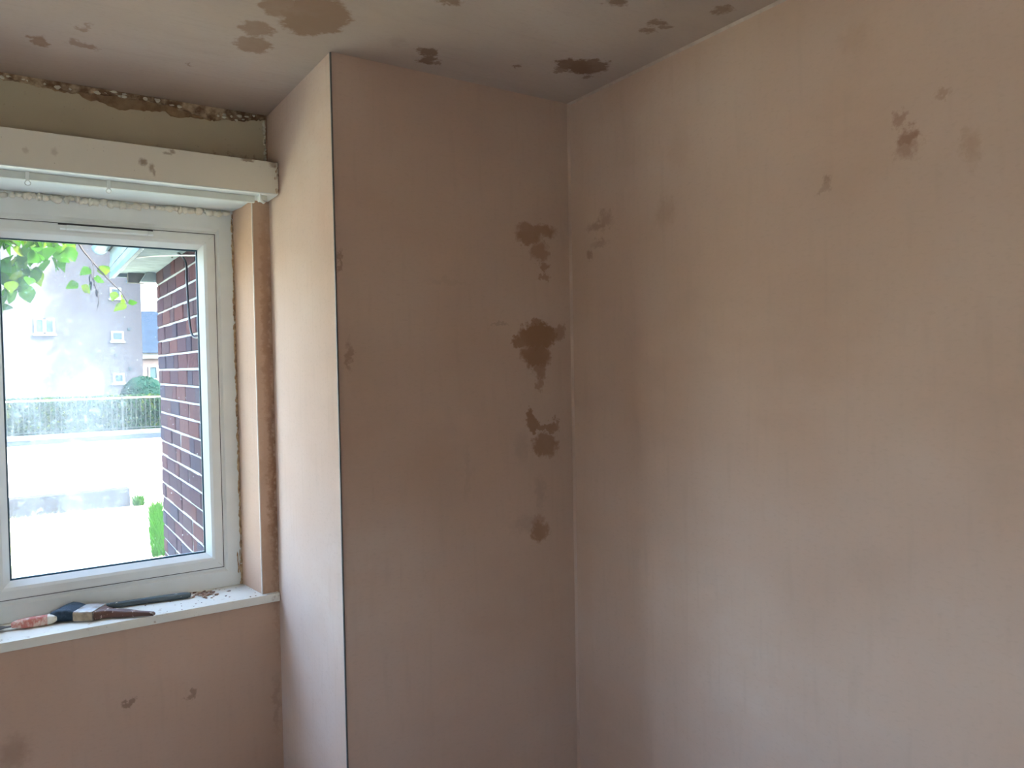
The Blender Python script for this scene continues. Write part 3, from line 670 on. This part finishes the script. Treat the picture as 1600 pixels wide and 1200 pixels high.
# garden tree on the left, a few boughs hang into view
tb = (-3.6, 3.2, GRD)
tree = empty('garden_tree', 'leafy garden tree with bright green boughs hanging into the top of the window', 'tree', tb)
MB(tb).tube(smooth_path([(-3.6, 3.2, GRD - .02), (-3.57, 3.18, 1.0), (-3.5, 3.1, 2.0), (-3.35, 3.0, 3.0), (-3.3, 2.95, 3.9)]), [.13 - .0045 * i for i in range(25)], 10).build('trunk', M['bark'], tree, smooth=True)
def branch(pts, r0, r1):
    p = smooth_path(pts); n = len(p)
    return MB(tb).tube(p, [r0 + (r1 - r0) * i / (n - 1) for i in range(n)], 6).build('branch', M['bark'], tree, smooth=True)
branch([(-3.45, 3.05, 2.4), (-2.9, 2.6, 2.75), (-2.3, 2.3, 2.7), (-1.85, 2.2, 2.45)], .035, .008)
branch([(-2.3, 2.3, 2.7), (-1.9, 2.15, 2.62), (-1.55, 2.05, 2.40), (-1.36, 2.0, 2.27), (-1.30, 2.0, 2.18), (-1.2, 2.0, 2.05), (-1.125, 2.0, 1.965), (-1.09, 2.0, 1.90)], .011, .0022)
branch([(-1.29, 2.0, 2.165), (-1.262, 1.99, 2.12), (-1.258, 1.98, 2.06), (-1.262, 1.98, 2.02)], .003, .0015)
branch([(-1.275, 2.0, 2.10), (-1.262, 2.0, 2.03), (-1.242, 2.0, 1.96), (-1.236, 2.0, 1.90), (-1.25, 2.0, 1.855)], .003, .0015)
branch([(-2.3, 2.3, 2.7), (-2.1, 2.2, 2.4), (-1.95, 2.1, 2.15), (-1.85, 2.1, 2.0)], .012, .004)
branch([(-1.85, 2.2, 2.45), (-1.7, 2.15, 2.30), (-1.58, 2.1, 2.18)], .007, .003)
def put_leaf(me, p, aim, roll, s=1.0):
    o = bpy.data.objects.new('leaf', me); col.objects.link(o); o.parent = tree
    o.location = Vector(p) - Vector(tb)
    o.rotation_euler = (Matrix.Rotation(roll, 4, 'X')).to_euler()
    q = Vector(aim).normalized().to_track_quat('X', 'Z'); o.rotation_euler = (q.to_matrix().to_4x4() @ Matrix.Rotation(roll, 4, 'X')).to_euler(); o.scale = (s, s, s); return o
cnt = 0
while cnt < 296:
    x = R.uniform(-2.0, -1.345); z = R.uniform(1.88, 2.42); y = R.uniform(1.85, 2.40)
    lim = 1.90 + max(0, x + 1.66) * .9
    if z < lim + R.uniform(-.04, .05): continue
    put_leaf(LM[R.randrange(5)], (x, y, z), (R.uniform(-.6, .8), R.uniform(-.8, .3), R.uniform(-1.1, -.1)), R.uniform(-1.2, 1.2), R.uniform(.75, 1.25)); cnt += 1
for (x, z, me, ax, az, s) in ((-1.27, 2.09, LG, -.7, -.5, 1.0), (-1.24, 2.075, LY, .7, .1, 1.0), (-1.22, 2.085, LG, .8, .3, .8), (-1.26, 2.035, LG, .9, -.3, .9), (-1.33, 2.01, LG, -.8, -.4, 1.0), (-1.32, 1.99, LY, .6, -.5, .9), (-1.285, 2.0, LG, .2, -.9, .9),
                             (-1.15, 1.965, LY, -.4, -.8, .8), (-1.13, 1.95, LY, .3, -.9, .7), (-1.10, 1.895, LY, -.9, -.4, 1.05), (-1.088, 1.905, LG, .9, .2, .75), (-1.11, 1.93, LY, -.2, -.9, .6)):
    put_leaf(me, (x, 2.0 + R.uniform(-.04, .04), z), (ax, -.35, az), R.uniform(-1.3, -.5), s)
for (x, z, ax, az) in ((-1.27, 2.06, -.3, -1), (-1.258, 2.03, .1, -1), (-1.255, 2.00, .3, -1), (-1.245, 1.975, 0, -1), (-1.27, 2.02, -.2, -1), (-1.24, 1.93, .1, -1)):
    put_leaf(LD, (x, 2.0 + R.uniform(-.02, .02), z), (ax, -.1, az), R.uniform(-.5, .5), R.uniform(.7, 1.1))

# ------------------------------------------------------------------ outside: low wall, weeds
lw = MB().box((-3.4, 7.30, GRD - .05), (-.53, 7.46, GRD + .22))
lwo = lw.build('low_wall', simple('grey_purple_low_wall', (.020, .022, .027), .9, .3, 14, .2, 0, .5), None, bevel=.012)
tag(lwo, 'low grey garden wall between lawn and forecourt', 'wall')
def scatter_leaves(n, fn, size, seed):
    r = random.Random(seed); b = MB()
    vs = []; fs = []
    for i in range(n):
        p, nrm = fn(r); s = size * r.uniform(.6, 1.4); a = Vector((r.gauss(0, 1), r.gauss(0, 1), r.gauss(0, 1))).normalized(); c = (nrm + a * .8).normalized()
        u = c.cross(Vector((r.gauss(0, 1), r.gauss(0, 1), r.gauss(0, 1)))).normalized(); v_ = c.cross(u)
        k = len(vs); vs += [p - u * s, p - v_ * s * .5 + u * s * .1, p + u * s, p + v_ * s * .5 + u * s * .1]; fs.append((k, k+1, k+2, k+3))
    me = bpy.data.meshes.new('foliage'); me.from_pydata([tuple(v) for v in vs], [], fs); me.validate(); return me
def grassf(x0, x1, y0, y1, h, n, seed, skew=0.0):
    r = random.Random(seed); vs = []; fs = []
    for i in range(n):
        x = r.uniform(x0, x1); y = r.uniform(y0, y1); x += skew * (y - y0); hh = h * r.uniform(.4, 1.2); a = r.uniform(0, 6.28); w = .006; lx = r.uniform(-.5, .5) * hh; ly = r.uniform(-.5, .5) * hh
        k = len(vs); vs += [(x - w*math.cos(a), y - w*math.sin(a), GRD - .004), (x + w*math.cos(a), y + w*math.sin(a), GRD - .004), (x + lx, y + ly, GRD + hh)]; fs.append((k, k+1, k+2))
    me = bpy.data.meshes.new('grass'); me.from_pydata(vs, [], fs); return me
gr = link('lawn_grass', grassf(-2.4, -.80, 2.2, 7.2, .05, 14000, 3), leafmat('dry_grass', (.26, .30, .13), (.3, .34, .12), .4)); tag(gr, 'short sunlit grass of the lawn below the window', 'grass', None, 'stuff')
wd = link('tall_weeds', grassf(-.69, -.57, 4.4, 6.9, .14, 1500, 4, .13), leafmat('shaded_weed_green', (.012, .045, .006), (.02, .06, .006), .4)); tag(wd, 'taller green weeds at the foot of the brick porch', 'weeds', None, 'stuff')  # dark green stands in for shade on the weeds
wd2 = link('wall_weeds', grassf(-.49, -.38, 7.25, 7.5, .15, 260, 5), M['leaf_a']); tag(wd2, 'tuft of green weeds at the end of the low wall', 'weeds', None, 'stuff')

# ------------------------------------------------------------------ outside: hedge, railing, bush
hb = (0, 20.2, GRD)
hedge = empty('clipped_hedge', 'long clipped green hedge behind the railing', 'hedge', hb)
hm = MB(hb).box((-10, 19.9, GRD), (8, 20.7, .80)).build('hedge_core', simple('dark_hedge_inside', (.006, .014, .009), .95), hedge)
def hf(r):
    k = r.random()
    if k < .72: return Vector((r.uniform(-5, 3.5), -.32 + r.uniform(-.06, .04), r.uniform(0, .92))), Vector((0, -1, .3))
    return Vector((r.uniform(-5, 3.5), r.uniform(-.3, .5), .92 + r.uniform(-.03, .05))), Vector((0, -.2, 1))
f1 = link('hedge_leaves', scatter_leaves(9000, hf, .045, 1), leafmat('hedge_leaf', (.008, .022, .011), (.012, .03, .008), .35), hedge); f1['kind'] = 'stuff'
f2 = link('sun_tinted_hedge_leaves', scatter_leaves(1500, hf, .04, 2), leafmat('hedge_leaf_sun_tint', (.045, .060, .006), (.06, .075, .006), .35), hedge); f2['kind'] = 'stuff'  # yellower leaves put the hedge's sunlit bits into the colour
rb = (0, 19.6, GRD)
rail = empty('iron_railing', 'iron railing with pale top rail in front of the hedge', 'railing', rb)
M['iron'] = simple('dark_iron', (.015, .02, .02), .7)
MB(rb).box((-5, 19.585, .80), (3.4, 19.615, .835)).build('top_rail', simple('pale_rail', (.55, .57, .55), .6), rail)
MB(rb).box((-5, 19.59, GRD + .10), (3.4, 19.61, GRD + .125)).build('bottom_rail', M['iron'], rail)
bar = MB().box((-.009, -.009, 0), (.009, .009, .86)).mesh('bar'); bar.materials.append(M['iron'])
x = -3.0
while x < 3.2:
    o = bpy.data.objects.new('bar', bar); col.objects.link(o); o.parent = rail; o.location = (x, 0, .04); x += .115
for x in (-4.9, -2.2, .70, 3.3): MB(rb).box((x - .025, 19.575, GRD - .01), (x + .025, 19.625, .90)).build('post', M['iron'], rail)
bb = (1.45, 21.4, GRD)
bush = empty('round_bush', 'rounded dark green bush rising behind the hedge beside the porch wall', 'bush', bb)
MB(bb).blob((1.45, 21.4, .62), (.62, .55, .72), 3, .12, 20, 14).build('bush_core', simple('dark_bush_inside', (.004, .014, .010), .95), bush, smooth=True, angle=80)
def bf(r):
    d = Vector((r.gauss(0, 1), r.gauss(0, 1), r.gauss(0, 1))).normalized(); return Vector((d.x * .64, d.y * .57, .72 + d.z * .74)), d
f3 = link('bush_leaves', scatter_leaves(2600, bf, .04, 5), leafmat('bush_leaf', (.005, .022, .016), (.008, .03, .012), .3), bush); f3['kind'] = 'stuff'

# ------------------------------------------------------------------ outside: flats, far house, shade tree
fb = (-4, 30, GRD)
flats = empty('block_of_flats', 'grey rendered block of flats with small white windows', 'building', fb)
M['render'] = simple('grey_render', (.043, .043, .047), .9, .06, 1.2)
MB(fb).box((-14, 30, GRD - .05), (2.56, 40, 11.5)).build('wall', M['render'], flats)
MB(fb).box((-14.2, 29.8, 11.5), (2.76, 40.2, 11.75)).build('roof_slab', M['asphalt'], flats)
M['bwin'] = simple('white_far_frame', (.17, .185, .185), .9, .1, 3, 0); M['bpane'] = simple('blue_grey_pane', (.022, .042, .050), .3, .3, 3, .1)
def bwindow(x0, x1, z0, z1, lights=1):
    w = MB(fb).ring(x0, x1, z0, z1, [(0, 29.955), (.06, 29.955), (.06, 30.01), (0, 30.01)]).build('window', M['bwin'], flats)
    st_ = (x1 - x0) / lights
    for k in range(lights):
        MB(fb).box((x0 + k * st_ + .05, 29.985, z0 + .05), (x0 + (k + 1) * st_ - .05, 30.005, z1 - .05)).build('pane', M['bpane'], w)
        if k: MB(fb).box((x0 + k * st_ - .05, 29.955, z0), (x0 + k * st_ + .05, 30.005, z1)).build('mullion', M['bwin'], w)
    MB(fb).box((x0 - .05, 29.90, z0 - .06), (x1 + .05, 30.0, z0)).build('sill', M['bwin'], w)
for a in ((1.48, 1.91, 2.69, 3.07, 1), (1.50, 1.89, 1.06, 1.44, 1), (-1.02, -.37, 2.95, 3.53, 2), (1.48, 1.87, 4.33, 4.75, 1), (-4.2, -2.9, 2.7, 3.8, 2), (-4.2, -2.9, 5.2, 6.3, 2), (1.48, 1.87, 6.3, 6.7, 1)): bwindow(*a)
for x, z in ((2.10, 3.15), (2.10, 1.62), (.80, 2.15), (1.62, 2.15), (2.1, 5.0)): MB(fb).box((x - .045, 29.96, z - .045), (x + .045, 30.01, z + .045)).build('vent', M['bpane'], flats)
hb2 = (7, 45, GRD)
house = empty('far_house', 'distant house with blue-grey slate roof in the gap beside the porch', 'house', hb2)
MB(hb2).box((3.2, 45, GRD - .05), (11, 52, 2.62)).build('wall', simple('pale_pink_wall', (.12, .098, .090), .9, .1, 2), house)
MB(hb2).prism([(44.6, 2.55), (52.4, 2.55), (48.5, 5.2)], 0, 3.0, 11.2).build('roof', simple('blue_slate', (.008, .014, .024), .7, .25, 3), house)
MB(hb2).box((3.2, 44.8, 2.22), (11, 45.0, 2.60)).build('eaves_band', M['bwin'], house)
wf = MB(hb2).ring(4.75, 5.25, 1.0, 1.8, [(0, 44.93), (.07, 44.93), (.07, 45.01), (0, 45.01)]).build('window', M['bwin'], house)
MB(hb2).box((4.8, 44.97, 1.05), (5.2, 45.0, 1.75)).build('pane', M['bpane'], wf)

sb = (5.9, 27.2, GRD)
shade = empty('street_tree', 'broad street tree beside the flats casting dappled shade on the wall', 'tree', sb)
MB(sb).tube(smooth_path([(5.9, 27.2, GRD - .05), (5.9, 27.2, 2.5), (5.85, 27.2, 5), (5.8, 27.2, 7.8)]), [.26 - .009 * i for i in range(19)], 10).build('trunk', M['bark'], shade, smooth=True)
rr = random.Random(11); clumps = []
for k in range(34):
    d = Vector((rr.gauss(0, 1), rr.gauss(0, .8), rr.gauss(0, 1))); d = d.normalized() * (rr.random() ** .4)
    clumps.append((Vector((d.x * 2.4, d.y * 1.6, 8.9 + d.z * 3.2)), rr.uniform(.35, .8)))
def sf(r):
    c, q = clumps[r.randrange(len(clumps))]; d = Vector((r.gauss(0, 1), r.gauss(0, 1), r.gauss(0, 1))).normalized() * q * (r.random() ** .5); return c + d, d.normalized()
f4 = link('crown', scatter_leaves(9000, sf, .17, 6), M['leaf_b'], shade); f4['kind'] = 'stuff'
